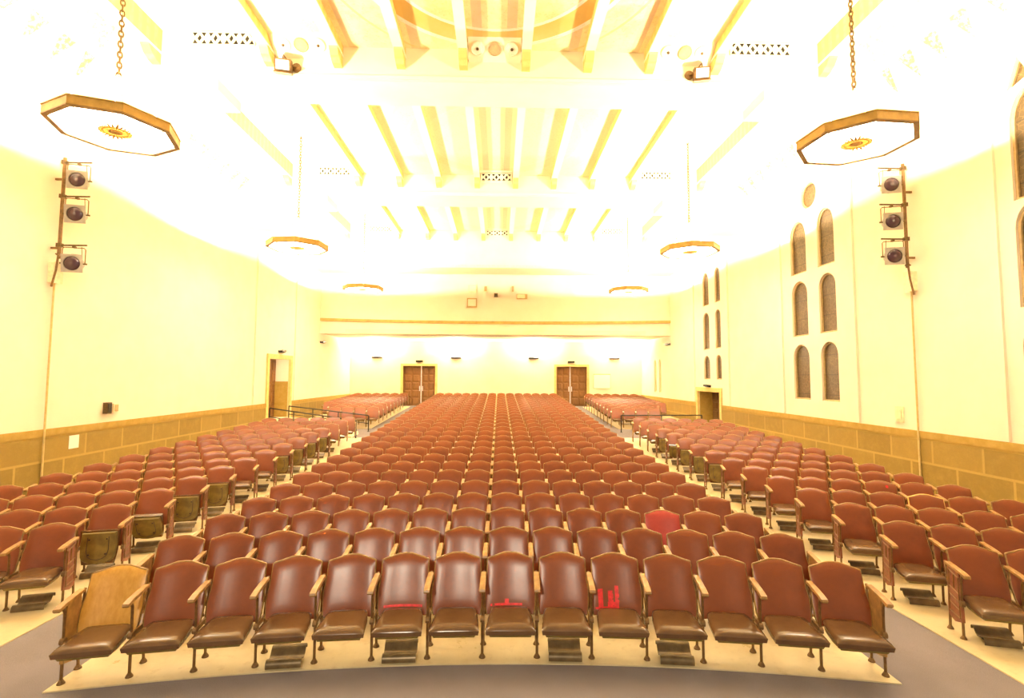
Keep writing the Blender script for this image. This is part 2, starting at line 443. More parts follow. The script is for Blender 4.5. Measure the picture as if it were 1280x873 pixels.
# ------------------------------------------------------------------ ceiling, cove, girders, beams
m = MB(); m.box(-W-.4, W+.4, Y0, YB+.3, ZC, ZC+.3); struct('ceiling', m, M['ceiling'])
def cove_mat():
    t = NT('stencilled_cove'); tc = t.t.nodes.new('ShaderNodeTexCoord'); sp = t.t.nodes.new('ShaderNodeSeparateXYZ'); t.l(tc.outputs['Object'], sp.inputs[0])
    y, z = sp.outputs[1], sp.outputs[2]
    tri = t.math('ABSOLUTE', t.math('SUBTRACT', t.math('MODULO', y, .62), .31))            # 0..0.31
    up_ = t.math('SUBTRACT', z, 9.0)
    inside = t.math('MULTIPLY', t.math('LESS_THAN', tri, t.math('MULTIPLY', up_, .38)), t.math('LESS_THAN', z, 9.50))
    n = t.noise(14, 5)
    base = t.mix(t.ramp(n, .3, .7), (.83, .77, .58), (.86, .81, .64))
    base = t.mix(t.math('MULTIPLY', inside, t.ramp(n, .3, .55)), base, (.72, .50, .13))
    cmp = t.t.nodes.new('ShaderNodeMath'); cmp.operation = 'GREATER_THAN'; t.l(z, cmp.inputs[0]); cmp.inputs[1].default_value = 9.68
    base = t.mix(t.math('MULTIPLY', cmp.outputs[0], t.math('MULTIPLY', t.ramp(n, .42, .62), .7)), base, (.74, .56, .18))
    t.l(base, t.b.inputs['Base Color']); t.b.inputs['Roughness'].default_value = .7
    return t.m
M['cove'] = cove_mat()
for s in (-1, 1):
    m = MB(); poly = [(s*(W+.3), 8.86), (s*(W-.06), 8.86), (s*(W-.06), 8.92), (s*(W-.95), ZC+.02), (s*(W+.3), ZC+.02)]
    m.prism(poly, 1, Y0, YB); struct('trim_%d' % n_trim, m, M['cove']); n_trim += 1
GIRD = [(10.9, 11.9), (18.0, 19.2)]
for a, b in GIRD:
    prof = [(-W, ZC+.02), (-W, 8.05), (-8.0, 8.05), (-7.65, 8.30), (-7.15, 8.30), (-7.15, 8.56), (-6.55, 8.56), (-6.55, 8.83), (-5.98, 8.83), (-5.98, 9.08)]
    prof = prof + [(-x, z) for x, z in reversed(prof)]
    m = MB(); m.prism(prof, 1, a, b); g = struct('ceiling_girder', m, M['pale'])
    # moulding along the lower edge of the near face
    m = MB(); m.box(-5.9, 5.9, a-.035, a+.01, 9.12, 9.2); obj('edge_moulding', m, M['beamwhite'], g)
m = MB(); m.box(-W, W, 25.1, 26.72, 8.0, ZC+.02); g = struct('ceiling_girder', m, M['pale'])
m = MB(); m.box(-W+.02, W-.02, 25.06, 25.12, 8.02, 8.14); obj('edge_moulding', m, M['cream'], g)
CP = 9.845
for a, b in ((Y0, 10.9), (11.9, 18.0), (19.2, 25.1)):
    m = MB(); m.box(-4.86, 4.86, a, b, CP, ZC+.05); struct('ceiling_panel', m, M['ceiling'])
def slope_plate(x0, x1, y, mat):
    global n_trim
    m = MB(); m.prism([(y, 9.56), (y-.45, CP+.01), (y, CP+.01)], 0, x0, x1); struct('trim_%d' % n_trim, m, mat); n_trim += 1
for x0, x1 in ((-.57, .57), (-4.755, -3.51), (3.51, 4.755)): slope_plate(x0, x1, 10.9, M['pale'])
slope_plate(-.57, .57, 18.0, M['pale']); slope_plate(-.57, .57, 25.1, M['pale'])
SLOPE = Matrix.Rotation(R(149.5), 4, 'X')
BEAM_X = [.68, 2.04, 3.40, 4.86, 7.3]
for a, b in ((Y0, 10.9), (11.9, 18.0), (19.2, 25.1)):
    for bx in BEAM_X:
        for s in (-1, 1):
            x = s*bx; m = MB()
            m.box(x-.105, x+.105, a, b, 9.60, 9.64); m.cur = 1; m.box(x-.095, x+.095, a+.01, b-.01, 9.64, CP if bx < 4.9 else ZC+.01)
            m.cur = 1
            for yy, d in ((b, -1), (a, 1)):     # little corbels where the beam meets the girder
                if yy > 2: m.prism([(yy, 9.60), (yy+d*.42, 9.60), (yy+d*.30, 9.46), (yy+d*.14, 9.38), (yy, 9.36)], 0, x-.09, x+.09)
            struct('ceiling_beam', m, [M['beamwhite'], M['gilt']])

# ------------------------------------------------------------------ balcony front over the back rows, soffit
m = MB(); pts = []
def fascia_y(x): return 26.75 + 1.0*(1-(x/W)**2)
xs = lin(-W, W, 32)
front = [[(x, fascia_y(x), z) for x in xs] for z in (4.84, 8.4)]
back = [[(x, fascia_y(x)+.3, z) for x in xs] for z in (4.84, 8.4)]
m.grid(front); m.grid(back); m.grid([front[0], back[0]]); m.grid([front[1], back[1]])
fas = struct('wall_upper_back', m, M['wall'])
def strip(z0, z1, d):
    m = MB(); f = [[(x, fascia_y(x)-d, z) for x in xs] for z in (z0, z1)]; b = [[(x, fascia_y(x)+.02, z) for x in xs] for z in (z0, z1)]
    m.grid(f); m.grid([f[0], b[0]]); m.grid([f[1], b[1]]); return m
struct('trim_%d' % n_trim, strip(5.50, 5.64, .07), M['moulding']); n_trim += 1
struct('trim_%d' % n_trim, strip(4.84, 4.93, .05), M['wall']); n_trim += 1
m = MB(); m.box(-W, W, 27.0, YB+.05, 4.86, 5.1); struct('ceiling_under_balcony', m, M['pale'])
m = MB(); m.box(-W, W, 26.75, 28.2, 8.38, 8.6); struct('ceiling_rear', m, M['pale'])

# ------------------------------------------------------------------ doors
def panel_leaf(x0, x1, z0, z1, y):
    m = MB(); m.box(x0, x1, y, y+.05, z0, z1)
    nx, nz = 2, 5; mw = .09; cw = (x1-x0-mw*(nx+1))/nx; ch = (z1-z0-mw*(nz+1))/nz
    for i in range(nx):
        for j in range(nz):
            a = x0+mw+i*(cw+mw); c = z0+mw+j*(ch+mw)
            q = .03
            V = [(a, y-.001, c), (a+cw, y-.001, c), (a+cw, y-.001, c+ch), (a, y-.001, c+ch), (a+q, y-.028, c+q), (a+cw-q, y-.028, c+q), (a+cw-q, y-.028, c+ch-q), (a+q, y-.028, c+ch-q)]
            m.add(V, [(4, 5, 6, 7), (0, 1, 5, 4), (1, 2, 6, 5), (2, 3, 7, 6), (3, 0, 4, 7)])
    return m
for di, (a, b) in enumerate(BD):
    z0, z1 = BDZ; f = MB()
    for u0, u1, v0, v1 in ((a-.12, a+.02, z0-.1, z1+.12), (b-.02, b+.12, z0-.1, z1+.12), (a+.02, b-.02, z1-.02, z1+.12)): f.box(u0, u1, YB-.05, YB+.12, v0, v1)
    d = struct('door_%d' % (di+1), f, M['doorstone']); c = (a+b)/2 + (-.08 if di else .12)*1
    for u0, u1 in ((a+.02, c-.03), (c+.03, b-.02)):
        lf = obj('leaf', panel_leaf(u0, u1, z0+.03, z1-.02, YB+.16), M['door'], d)
    m = MB(); m.box(c-.03, c+.03, YB+.13, YB+.2, z0+.03, z1-.02); obj('meeting_strip', m, M['steel'], d)
    m = MB(); m.box(a+.02, b-.02, YB-.02, YB+.2, z0-.06, z0+.02); obj('threshold', m, M['steel'], d)
    m = MB()
    for e in (-.09, .09): m.box(c+e-.025, c+e+.025, YB+.11, YB+.14, z0+.95, z0+1.25)
    obj('push_plate', m, M['steel'], d)
    m = MB(); m.box(a-.2, b+.2, YB+.22, YB+.26, z0-.2, z1+.2); obj('lobby_backing', m, M['dark'], d)
for di, (s, (ya, yb_, z0, z1)) in enumerate(((-1, DOOR_L), (1, DOOR_R))):
    f = MB(); X = lambda d: sorted((s*(W-.06), s*(W+d)))
    for u0, u1, v0, v1 in ((ya-.16, ya+.02, z0, z1+.16), (yb_-.02, yb_+.16, z0, z1+.16), (ya+.02, yb_-.02, z1-.02, z1+.16)):
        x0, x1 = X(.05); f.box(x0, x1, u0, u1, v0, v1)
    d = struct('door_%d' % (di+3), f, M['doorstone'])
    xd = .62; x0, x1 = sorted((s*(W+WT+.002), s*(W+xd)))
    # niche: far jamb wall, near jamb wall, top, floor
    m = MB(); m.box(x0, x1, yb_, yb_+.08, z0-.02, z1+.1); obj('far_reveal', m, M['wall'] if s < 0 else M['stonecap'], d)
    if True:
        q0, q1 = sorted((s*(W+.065), s*(W+xd))); m = MB(); m.box(q0, q1, yb_-.03, yb_+.04, z0, z0+1.55 if s < 0 else z1); obj('reveal_dado', m, M['stonecap'], d)
    m = MB(); m.box(x0, x1, ya-.08, ya, z0-.02, z1+.1); obj('near_reveal', m, M['doorstone'], d)
    m = MB(); m.box(x0, x1, ya-.08, yb_+.08, z1, z1+.1); obj('head_reveal', m, M['doorstone'], d)
    m = MB(); m.box(x0, x1, ya-.08, yb_+.08, z0-.12, z0); obj('threshold', m, M['concrete'], d)
    ld = bpy.data.lights.new('corridor_light', 'POINT'); ld.energy = 12 if s < 0 else 1.0; ld.shadow_soft_size = .06; ld.color = LAMP_COLOR
    lo = link('corridor_light', ld, d); lo.location = (s*(W+.42), ya+.5, z1-.15)
    # two leaves at the back of the niche, meeting with a dark gap
    c = ya + (yb_-ya)*(.60 if s < 0 else .45)
    for k, (u0, u1) in enumerate(((ya, c-.03), (c+.03, yb_))):
        m = panel_leaf(u0, u1, z0, z1, 0)
        m.v = [(s*(W+xd) + s*(v[1]), v[0], v[2]) for v in m.v]
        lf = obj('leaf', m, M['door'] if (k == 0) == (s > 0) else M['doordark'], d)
        if k == 0:
            hx = s*(W+xd-.06); m = MB(); m.tube([(hx, u1-.12, z0+.9), (hx-s*.04, u1-.12, z0+.92), (hx-s*.04, u1-.12, z0+1.18), (hx, u1-.12, z0+1.2)], .012); obj('pull_handle', m, M['steel'], lf)
    m = MB(); xa, xb = sorted((s*(W+xd+.06), s*(W+xd+.1))); m.box(xa, xb, ya-.1, yb_+.1, z0-.1, z1+.1); obj('corridor_backing', m, M['dark'], d)

# ramp to the higher door, and the handrails
m = MB(); y0, y1 = 19.72, 21.25
zl = floor_z(-5.3, 20.5)
V = [(-5.4, y0, zl-.1), (-9.08, y0, zl-.1), (-9.08, y1+1.9, zl-.1), (-7.9, y1+1.9, zl-.1), (-7.9, y1, zl-.1), (-5.4, y1, zl-.1)]
T = [(-5.4, y0, zl+.01), (-9.08, y0, .86), (-9.08, y1+1.9, .86), (-7.9, y1+1.9, .74), (-7.9, y1, .70), (-5.4, y1, zl+.01)]
m.add(V+T, [(5, 4, 3, 2, 1, 0), (6, 7, 8, 11), (8, 9, 10, 11)] + [(i, (i+1) % 6, 6+(i+1) % 6, 6+i) for i in range(6)])
struct('floor_ramp', m, M['concrete'])
def ramp_z(x): return zl+.01 + (.86-zl)*(min(1, max(0, (-x-5.4)/3.68)))
def handrail(label, pts, posts, h, lower=True):
    """pts: floor points along the rail"""
    t = thing('handrail', label, 'handrail', (pts[0][0], pts[0][1], pts[0][2]))
    o = Vector(pts[0]); L = [Vector(p)-o for p in pts]
    m = MB(); m.tube([p+Vector((0, 0, h)) for p in L], .024, 8); obj('top_rail', m, M['black'], t)
    if lower:
        m = MB(); m.tube([p+Vector((0, 0, h*.5)) for p in L], .016, 8); obj('lower_rail', m, M['black'], t)
    for f in posts:
        p = L[0].lerp(L[-1], f); m = MB(); m.tube([p, p+Vector((0, 0, h))], .022, 8); m.lathe([(.05, 0), (.05, .012), (.02, .015)], 10, Matrix.Translation(p)); obj('post', m, M['black'], t)
    return t
handrail('sloping black handrail just behind the last front left seats, starting at the side door',
         [(-8.45, 19.68, ramp_z(-8.45)), (-5.2, 19.60, floor_z(-5.2, 19.6)+.005)], (0, .28, .62, 1), .66)
handrail('sloping black handrail along the front of the rear left seats, farther of the pair',
         [(-8.40, 21.34, ramp_z(-8.4)), (-5.16, 21.30, floor_z(-5.16, 21.3)+.013)], (0, .3, .62, 1), .65)
handrail('level black handrail in front of the rear right seats beside the side door',
         [(5.15, 21.2, floor_z(5.15, 21.2)+.013), (8.45, 21.1, floor_z(8.45, 21.1)+.013)], (0, .5, 1), .69)

# ------------------------------------------------------------------ pendant lamps
RIM_R, ZL = .886, 6.535
def oct_pts(r, z, a0): return [(r*math.cos(a0+i*PI/4), r*math.sin(a0+i*PI/4), z) for i in range(8)]
def octring(m, r0, r1, z0, z1):
    V = oct_pts(r1, z0, 0)+oct_pts(r1, z1, 0)+oct_pts(r0, z0, 0)+oct_pts(r0, z1, 0); Fs = []
    for i in range(8):
        j = (i+1) % 8; Fs += [(i, j, 8+j, 8+i), (16+i, 16+j, 24+j, 24+i), (i, j, 16+j, 16+i), (8+i, 8+j, 24+j, 24+i)]
    m.add(V, Fs)
me_rim = MB(); octring(me_rim, RIM_R-.015, RIM_R, 0.012, .145); octring(me_rim, RIM_R-.02, RIM_R+.012, .14, .155); me_rim = me_rim.mesh('rim', M['lamprim'])
me_fl = MB(); octring(me_fl, RIM_R-.075, RIM_R+.006, -.004, .014)
me_fl = me_fl.mesh('flange', M['lampflange'])
me_dif = MB(); me_dif.prism([p[:2] for p in oct_pts(RIM_R-.05, 0, 0)], 2, .018, .024); me_dif = me_dif.mesh('diffuser', M['diffuser'])
mm = MB()
for i in range(28):
    a = 2*PI*i/28; c, s_ = math.cos(a), math.sin(a); r0, r1, wd = .05, .36+.06*(i % 2), .026
    mm.add([(r0*c - .008*s_, r0*s_ + .008*c, .010), (r0*c + .008*s_, r0*s_ - .008*c, .010), (.2*c + wd*s_, .2*s_ - wd*c, .010), (r1*c, r1*s_, .010), (.2*c - wd*s_, .2*s_ + wd*c, .010)], [(0, 1, 2, 3, 4)])
mm.lathe([(.0, .004), (.09, .006), (.10, .012), (.0, .013)], 20)
for rr in (.17, .30): mm.tube([(rr*math.cos(2*PI*i/28), rr*math.sin(2*PI*i/28), .009) for i in range(28)], .006, 5, closed=True)
me_med = mm.mesh('medallion', M['lamprim'])
mm = MB()
for i in range(8):
    a = i*PI/4; c, s_ = math.cos(a), math.sin(a); mm.tube([(.62*c, .62*s_, .012), (.83*c, .83*s_, .008)], .007, 5)
me_clip = mm.mesh('glazing_bars', M['lampflange'])
mm = MB(); n_link = 0; z = .95
while z < ZC-ZL-.08:
    pts = []
    for i in range(10):
        a = 2*PI*i/10; u, v = .030*math.cos(a), .058*math.sin(a)
        pts.append((u, 0, z+v) if n_link % 2 == 0 else (0, u, z+v))
    mm.tube(pts, .0135, 5, closed=True); z += .088; n_link += 1
me_chain = mm.mesh('chain', M['chain'])
mm = MB()
for i in range(4):
    a = i*PI/2; mm.tube([(.02*math.cos(a), .02*math.sin(a), .93), ((RIM_R-.02)*math.cos(a), (RIM_R-.02)*math.sin(a), .150)], .006, 5)
mm.lathe([(.0, .90), (.035, .90), (.035, .95), (.0, .95)], 12)
me_rod = mm.mesh('suspension_rods', M['cream'])
mm = MB(); mm.lathe([(.03, ZC-ZL-.10), (.10, ZC-ZL-.05), (.15, ZC-ZL)], 16); me_rose = mm.mesh('ceiling_rose', M['cream'])
LAMPS = [(-6.025, 8.165, .7295, 'large octagonal gilt pendant lamp on a chain, nearest on the left side'), (6.033, 8.165, .472, 'large octagonal gilt pendant lamp on a chain, nearest on the right side'),
         (-6.03, 15.655, .30, 'octagonal gilt pendant lamp, middle one of the left-hand line'), (6.03, 15.655, .50, 'octagonal gilt pendant lamp, middle one of the right-hand line'),
         (-6.03, 23.27, .25, 'octagonal gilt pendant lamp, farthest of the left-hand line'), (6.03, 23.27, .45, 'octagonal gilt pendant lamp, farthest of the right-hand line')]
for x, y, a, lab in LAMPS:
    t = thing('pendant_lamp', lab, 'lamp', (x, y, ZL), a, 'octagonal pendant lamps')
    for nm, me in (('rim', me_rim), ('flange', me_fl), ('diffuser', me_dif), ('medallion', me_med), ('glazing_bars', me_clip), ('suspension_rods', me_rod), ('chain', me_chain), ('ceiling_rose', me_rose)): link(nm, me, t)
    ld = bpy.data.lights.new('lamp_light', 'POINT'); ld.shadow_soft_size = .04; ld.energy = LAMP_WATTS; ld.color = LAMP_COLOR
    lo = link('lamp_light', ld, t); lo.location = (0, 0, .072)

# ------------------------------------------------------------------ wall sconces
def sconce(name, label, loc, rz, wd, group, lit):
    t = thing(name, label, 'wall light', loc, rz, group)       # local: +y into the wall
    m = MB(); m.prism([(-.17, -.03), (-.05, -.07), (.0, -.07), (.0, .03), (-.03, .03), (-.03, -.02), (-.15, .01), (-.15, .05), (-.17, .05)], 0, -wd/2, wd/2); obj('tray', m, M['black'], t)
    m = MB(); m.box(-.05, .05, -.03, .02, -.05, .04); obj('bracket', m, M['bronze'], t)
    if lit:
        ld = bpy.data.lights.new('sconce_light', 'AREA'); ld.shape = 'RECTANGLE'; ld.size = wd*.9; ld.size_y = .07; ld.energy = lit; ld.color = LAMP_COLOR
        lo = link('sconce_light', ld, t); lo.location = (0, -.09, .035); lo.rotation_euler = (PI, 0, 0)
for x, z, lab in ((-7.45, 3.84, 'bronze uplight high on the back wall, left of the left double door'), (-2.55, 3.84, 'bronze uplight high on the back wall, just right of the left double door'),
                  (2.29, 3.84, 'bronze uplight high on the back wall, just left of the right double door'), (7.36, 3.84, 'bronze uplight high on the back wall, right of the right double door')):
    sconce('wall_sconce', lab, (x, YB, z), 0, .62, 'uplights under the balcony', SCONCE_WATTS)
sconce('door_light', 'small dark lamp box above the left double door in the back wall', (-4.83, YB, 3.6), 0, .42, 'lamp boxes over the doors', 0)
sconce('door_light', 'small dark lamp box above the right double door in the back wall', (4.64, YB, 3.6), 0, .42, 'lamp boxes over the doors', 0)
sconce('door_light', 'small lamp box above the side door in the left wall', (-W, 22.0, 3.70), PI/2, .42, 'lamp boxes over the doors', 0)
sconce('door_light', 'small lamp box above the side door in the right wall', (W, 21.9, 2.32), -PI/2, .42, 'lamp boxes over the doors', 0)
sconce('wall_sconce', 'thin bronze uplight on the left side wall under the balcony edge', (-W, 27.0, 4.42), PI/2, .5, 'side uplights', 0)
sconce('wall_sconce', 'thin bronze uplight on the right side wall under the balcony edge', (W, 27.0, 4.42), -PI/2, .5, 'side uplights', 0)

# ------------------------------------------------------------------ stage lights on wall pipes
def stage_light(label, hook, aim, sgn):
    """hook: point on the arm it hangs from"""
    t = thing('stage_light', label, 'stage light', hook, 0, 'spotlights on the wall pipes')
    fwd = (Vector(aim)-Vector(hook)).normalized(); right = fwd.cross(Vector((0, 0, 1))).normalized(); u = right.cross(fwd)
    c = Vector((0, 0, -.36))
    Mx = Matrix(((right.x, u.x, fwd.x, c.x), (right.y, u.y, fwd.y, c.y), (right.z, u.z, fwd.z, c.z), (0, 0, 0, 1)))
    m = MB(); m.smooth = True; m.lathe([(.04, -.32), (.075, -.30), (.10, -.20), (.155, -.10), (.165, -.02), (.165, .06)], 20, Mx); m.smooth = False
    for i in range(3): m.box(-.05, .05, .13+.0*i, .20, -.16+.05*i, -.13+.05*i, Mx)
    b = obj('housing', m, M['gel'], t)
    m = MB()
    V = []
    n = 24
    for r_, z_ in ((.15, .05), (.15, .075)): V += [Mx @ Vector((r_*math.cos(2*PI*j/n), r_*math.sin(2*PI*j/n), z_)) for j in range(n)]
    S = [(-.185, -.185), (.185, -.185), (.185, .185), (-.185, .185)]
    sq = []
    for j in range(n):
        a = 2*PI*j/n; k = .185/max(abs(math.cos(a)), abs(math.sin(a))); sq.append((k*math.cos(a), k*math.sin(a)))
    for z_ in (.05, .075): V += [Mx @ Vector((p[0], p[1], z_)) for p in sq]
    Fs = []
    for j in range(n):
        k = (j+1) % n; Fs += [(j, k, n+k, n+j), (2*n+j, 2*n+k, 3*n+k, 3*n+j), (j, k, 2*n+k, 2*n+j), (n+j, n+k, 3*n+k, 3*n+j)]
    m.add(V, Fs); obj('colour_frame', m, M['gel'], t)
    m = MB(); m.smooth = True; m.lathe([(.148, .052), (.135, .07), (.10, .085), (.05, .094), (.0, .097)], 24, Mx); obj('lens', m, M['lens'], t)
    m = MB(); m.tube([c + right*.20 , c + right*.20 + Vector((0, 0, .30)), Vector((0, 0, -.03)) + right*.17, Vector((0, 0, -.03)) - right*.17, c - right*.20 + Vector((0, 0, .30)), c - right*.20], .010, 6); obj('yoke', m, M['bronze'], t)
    m = MB(); m.box(-.025, .025, -.03, .03, -.04, -.001); obj('clamp', m, M['darkbronze'], t)
    for s in (-1, 1):
        m = MB(); m.tube([c + right*s*.16, c + right*s*.235], [.012, .02], 8); obj('tilt_knob', m, M['darkbronze'], t)
    m = MB(); m.tube([c - fwd*.3, c - fwd*.36 + Vector((0, 0, -.08)), c - fwd*.3 + Vector((-sgn*.02, 0, .1)), Vector((-sgn*.1, .06, .0))], .007, 5); obj('power_cable', m, M['darkbronze'], t)
    return t
for s, nm, yp, zs, labs in ((-1, 'left', 10.70, (7.08, 6.36, 5.33), ('top', 'middle', 'bottom')), (1, 'right', 10.78, (7.25, 6.44, 5.68), ('top', 'middle', 'bottom'))):
    px = s*8.93
    t = thing('lighting_pipe', 'upright bronze lighting pipe carrying three spotlights on the %s wall' % nm, 'lighting pipe', (px, yp, 4.5))
    m = MB(); top = zs[0]-4.5+.10; m.tube([(0, 0, .55), (0, 0, top)], .033, 10); obj('upright', m, M['bronze'], t)
    m = MB(); m.tube([(0, -.02, .58), (-s*-.0, -.05, .30), (s*.02, -.11, -.05)], .020, 8); obj('lower_tail', m, M['bronze'], t)
    for z in zs:
        m = MB(); m.tube([(s*.06, 0, z-4.5), (-s*.55, 0, z-4.5)], .018, 8); obj('arm', m, M['darkbronze'], t)
        m = MB(); m.box(-.045, .045, -.045, .045, z-4.5-.04, z-4.5+.04); obj('arm_clamp', m, M['darkbronze'], t)
    for z in (.75, 2.2):
        m = MB(); x0, x1 = sorted((0, s*(W-8.935))); m.box(x0, x1, -.02, .02, z, z+.04); obj('wall_bracket', m, M['bronze'], t)
    m = MB(); m.tube([(0, .03, .62), (.03, -.04, .60), (-.03, -.04, .64), (.02, .04, .66), (-.02, .03, .6)], .018, 6); obj('cable_coil', m, M['bronze'], t)
    for z, lb in zip(zs, labs):
        stage_light('grey round-lensed spotlight, %s one of three on the %s wall pipe' % (lb, nm), (px-s*.30, yp, z-.02), (px-s*3.2, 0.0, z-1.3 if lb != 'top' else z-.9), s)
    t = thing('junction_box', 'cream electrical box at the foot of the %s wall lighting pipe' % nm, 'electrical box', (s*W, yp+.06, 4.55))
    m = MB(); x0, x1 = sorted((0, -s*.13)); m.box(x0, x1, -.10, .10, 0, .42); obj('box_body', m, M['cream'], t)
    m = MB(); x0, x1 = sorted((-s*.13, -s*.14)); m.box(x0, x1, -.11, .11, -.01, .43); obj('cover_plate', m, M['cream'], t)
    zf = max(floor_z(s*W, yp+.06), 0)
    m = MB(); m.tube([(s*(W-.06), yp+.06, zf), (s*(W-.06), yp+.06, 4.55)], .019, 8); tag(obj('wall_conduit', m, M['conduit']), 'cream vertical conduit running up the %s wall to an electrical box' % nm, 'conduit')

# ------------------------------------------------------------------ small fittings on walls, girder and balcony front
def plate_thing(name, label, cat, box, mat, inner=None, innermat=None, iname='cover', group=None):
    t = thing(name, label, cat, ((box[0]+box[1])/2, (box[2]+box[3])/2, box[4]), 0, group); c = t.location
    def loc(b): return (b[0]-c[0], b[1]-c[0], b[2]-c[1], b[3]-c[1], b[4]-c[2], b[5]-c[2])
    m = MB(); m.box(*loc(box)); obj('body', m, mat, t)
    if inner: m = MB(); m.box(*loc(inner)); obj(iname, m, innermat, t)
    return t
plate_thing('wall_box', 'dark narrow box fixed to the left wall above the stone', 'wall box', (-W, -W+.1, 12.35, 12.50, 1.76, 2.02), M['darkbronze'], (-W+.1, -W+.115, 12.37, 12.48, 1.79, 1.99), M['black'])
plate_thing('wall_box', 'pale narrow box fixed to the left wall beside a dark one', 'wall box', (-W, -W+.08, 12.60, 12.74, 1.78, 1.98), M['cream'], (-W+.08, -W+.095, 12.62, 12.72, 1.80, 1.96), M['tanplate'])
m = MB(); m.box(-W+.04, -W+.045, 11.40, 11.66, 1.08, 1.36); tag(obj('paper_notice', m, M['paper']), 'white paper notice stuck on the stone dado of the left wall', 'notice')
plate_thing('switch_plate', 'cream square plate on the right wall above the stone', 'wall plate', (W-.03, W, 11.28, 11.50, 1.70, 2.05), M['cream'], (W-.04, W-.03, 11.32, 11.46, 1.76, 1.99), M['cream'])
plate_thing('notice_board', 'pale framed notice board on the back wall beside the right double door', 'notice board', (6.05, 7.12, YB-.04, YB-.004, 1.95, 2.86), M['tanplate'], (6.06, 7.10, YB-.05, YB-.04, 1.96, 2.80), M['paper'], 'sheet')
plate_thing('framed_hatch', 'square tan framed hatch low on the balcony front, left of its middle', 'hatch', (-1.62, -1.08, 27.62, 27.715, 6.38, 6.88), M['tanplate'], (-1.56, -1.14, 27.60, 27.62, 6.45, 6.81), M['wall'], 'panel')
plate_thing('framed_hatch', 'pale hatch above the square tan framed hatch', 'hatch', (-1.55, -1.10, 27.68, 27.715, 7.2, 7.6), M['cream'], (-1.50, -1.15, 27.66, 27.68, 7.25, 7.55), M['wall'], 'panel')
plate_thing('projection_port', 'small tan projection port on the balcony front, left of the middle', 'projection port', (-.72, -.52, 27.66, 27.738, 7.24, 7.56), M['cream'], (-.69, -.55, 27.64, 27.66, 7.27, 7.53), M['tanplate'], 'glass')
plate_thing('projection_port', 'small tan projection port on the balcony front, right of the middle', 'projection port', (.78, .93, 27.66, 27.735, 7.22, 7.58), M['cream'], (.80, .91, 27.64, 27.66, 7.25, 7.55), M['tanplate'], 'glass')
plate_thing('small_camera_box', 'small dark box in the middle of the balcony front', 'camera box', (-.16, .04, 27.5, 27.745, 6.95, 7.14), M['darkbronze'], (-.10, -.02, 27.47, 27.5, 7.0, 7.08), M['black'], 'lens')
plate_thing('projector_hatch', 'wide shallow framed hatch on the balcony front, right of the middle', 'hatch', (1.05, 1.64, 27.60, 27.712, 6.86, 7.12), M['tanplate'], (1.08, 1.50, 27.58, 27.60, 6.89, 7.09), M['cream'], 'panel')
# round vents on the near girder
for cx_, side in ((0, 'centre'), (-4.13, 'left'), (4.13, 'right')):
    for i, dx in enumerate((-.37, 0, .37)):
        which = ('first', 'middle', 'last')[i]
        t = thing('round_vent', '%s round vent of three on the near ceiling girder, %s group' % (('white rimmed', 'flat tan', 'white rimmed')[i] + ' ' + which, side), 'vent', (cx_+dx, 10.9-.45*.54, 9.56+.295*.54), 0, 'round ceiling vents')
        Rm = SLOPE
        m = MB(); m.lathe([(.15, 0), (.15, .03), (.13, .045), (.12, .03), (.0, .028)], 24, Rm); obj('disc', m, M['tanplate'] if i == 1 else M['beamwhite'], t)
        if i != 1:
            m = MB(); m.lathe([(.03, .028), (.03, .05), (.0, .052)], 12, Rm); obj('knob', m, M['darkbronze'], t)
# pierced grilles
def grille(label, xc, y, zc, w_, h, tilt=0):
    t = thing('ceiling_grille', label, 'grille', (xc, y, zc), 0, 'pierced ceiling grilles'); t.rotation_euler = (tilt, 0, 0)
    holes = []; n = max(2, round(w_/h*1.0)); cw = w_/n
    for i in range(n):
        c = -w_/2 + cw*(i+.5)
        holes += [[(c-.46*cw, -.42*h), (c-.08*cw, -.42*h), (c-.30*cw, -.06*h)], [(c+.08*cw, -.42*h), (c+.46*cw, -.42*h), (c+.30*cw, -.06*h)],
                  [(c-.46*cw, .42*h), (c-.08*cw, .42*h), (c-.30*cw, .08*h)], [(c+.08*cw, .42*h), (c+.46*cw, .42*h), (c+.30*cw, .08*h)],
                  [(c-.15*cw, 0), (c, -.28*h), (c+.15*cw, 0), (c, .28*h)]]
    holes = [[p for p in (hh if (hh[1][0]-hh[0][0])*(hh[2][1]-hh[0][1])-(hh[2][0]-hh[0][0])*(hh[1][1]-hh[0][1]) > 0 else hh[::-1])] for hh in holes]
    link('pierced_plate', filled('pierced_plate', rect(-w_/2, w_/2, -h/2, h/2), holes, 1, -.045, .02, M['pale']), t)
    m = MB(); m.box(-w_/2+.01, w_/2-.01, -.02, 0, -h/2+.01, h/2-.01); obj('dark_backing', m, M['dark'], t)
grille('pierced white ceiling grille on the near girder, left of the round vents', -5.88, 10.9, 9.96, 1.36, .31)
grille('pierced white ceiling grille on the near girder, right of the round vents', 5.9, 10.9, 9.96, 1.36, .31)
TL = R(59.5)
grille('pierced white ceiling grille on the second girder, in the middle', 0, 18.0-.45*.5, 9.56+.295*.5, 1.08, .34, TL)
grille('pierced white ceiling grille on the second girder, at its left', -5.73, 18.0, 9.9, 1.1, .28)
grille('pierced white ceiling grille on the second girder, at its right', 5.73, 18.0, 9.9, 1.1, .28)
grille('pierced white ceiling grille on the farthest girder, in the middle', 0, 25.1-.45*.5, 9.56+.295*.5, 1.08, .34, TL)
grille('pierced white ceiling grille on the farthest girder, at its left', -5.73, 25.1, 9.88, 1.1, .26)
grille('pierced white ceiling grille on the farthest girder, at its right', 5.73, 25.1, 9.88, 1.1, .26)
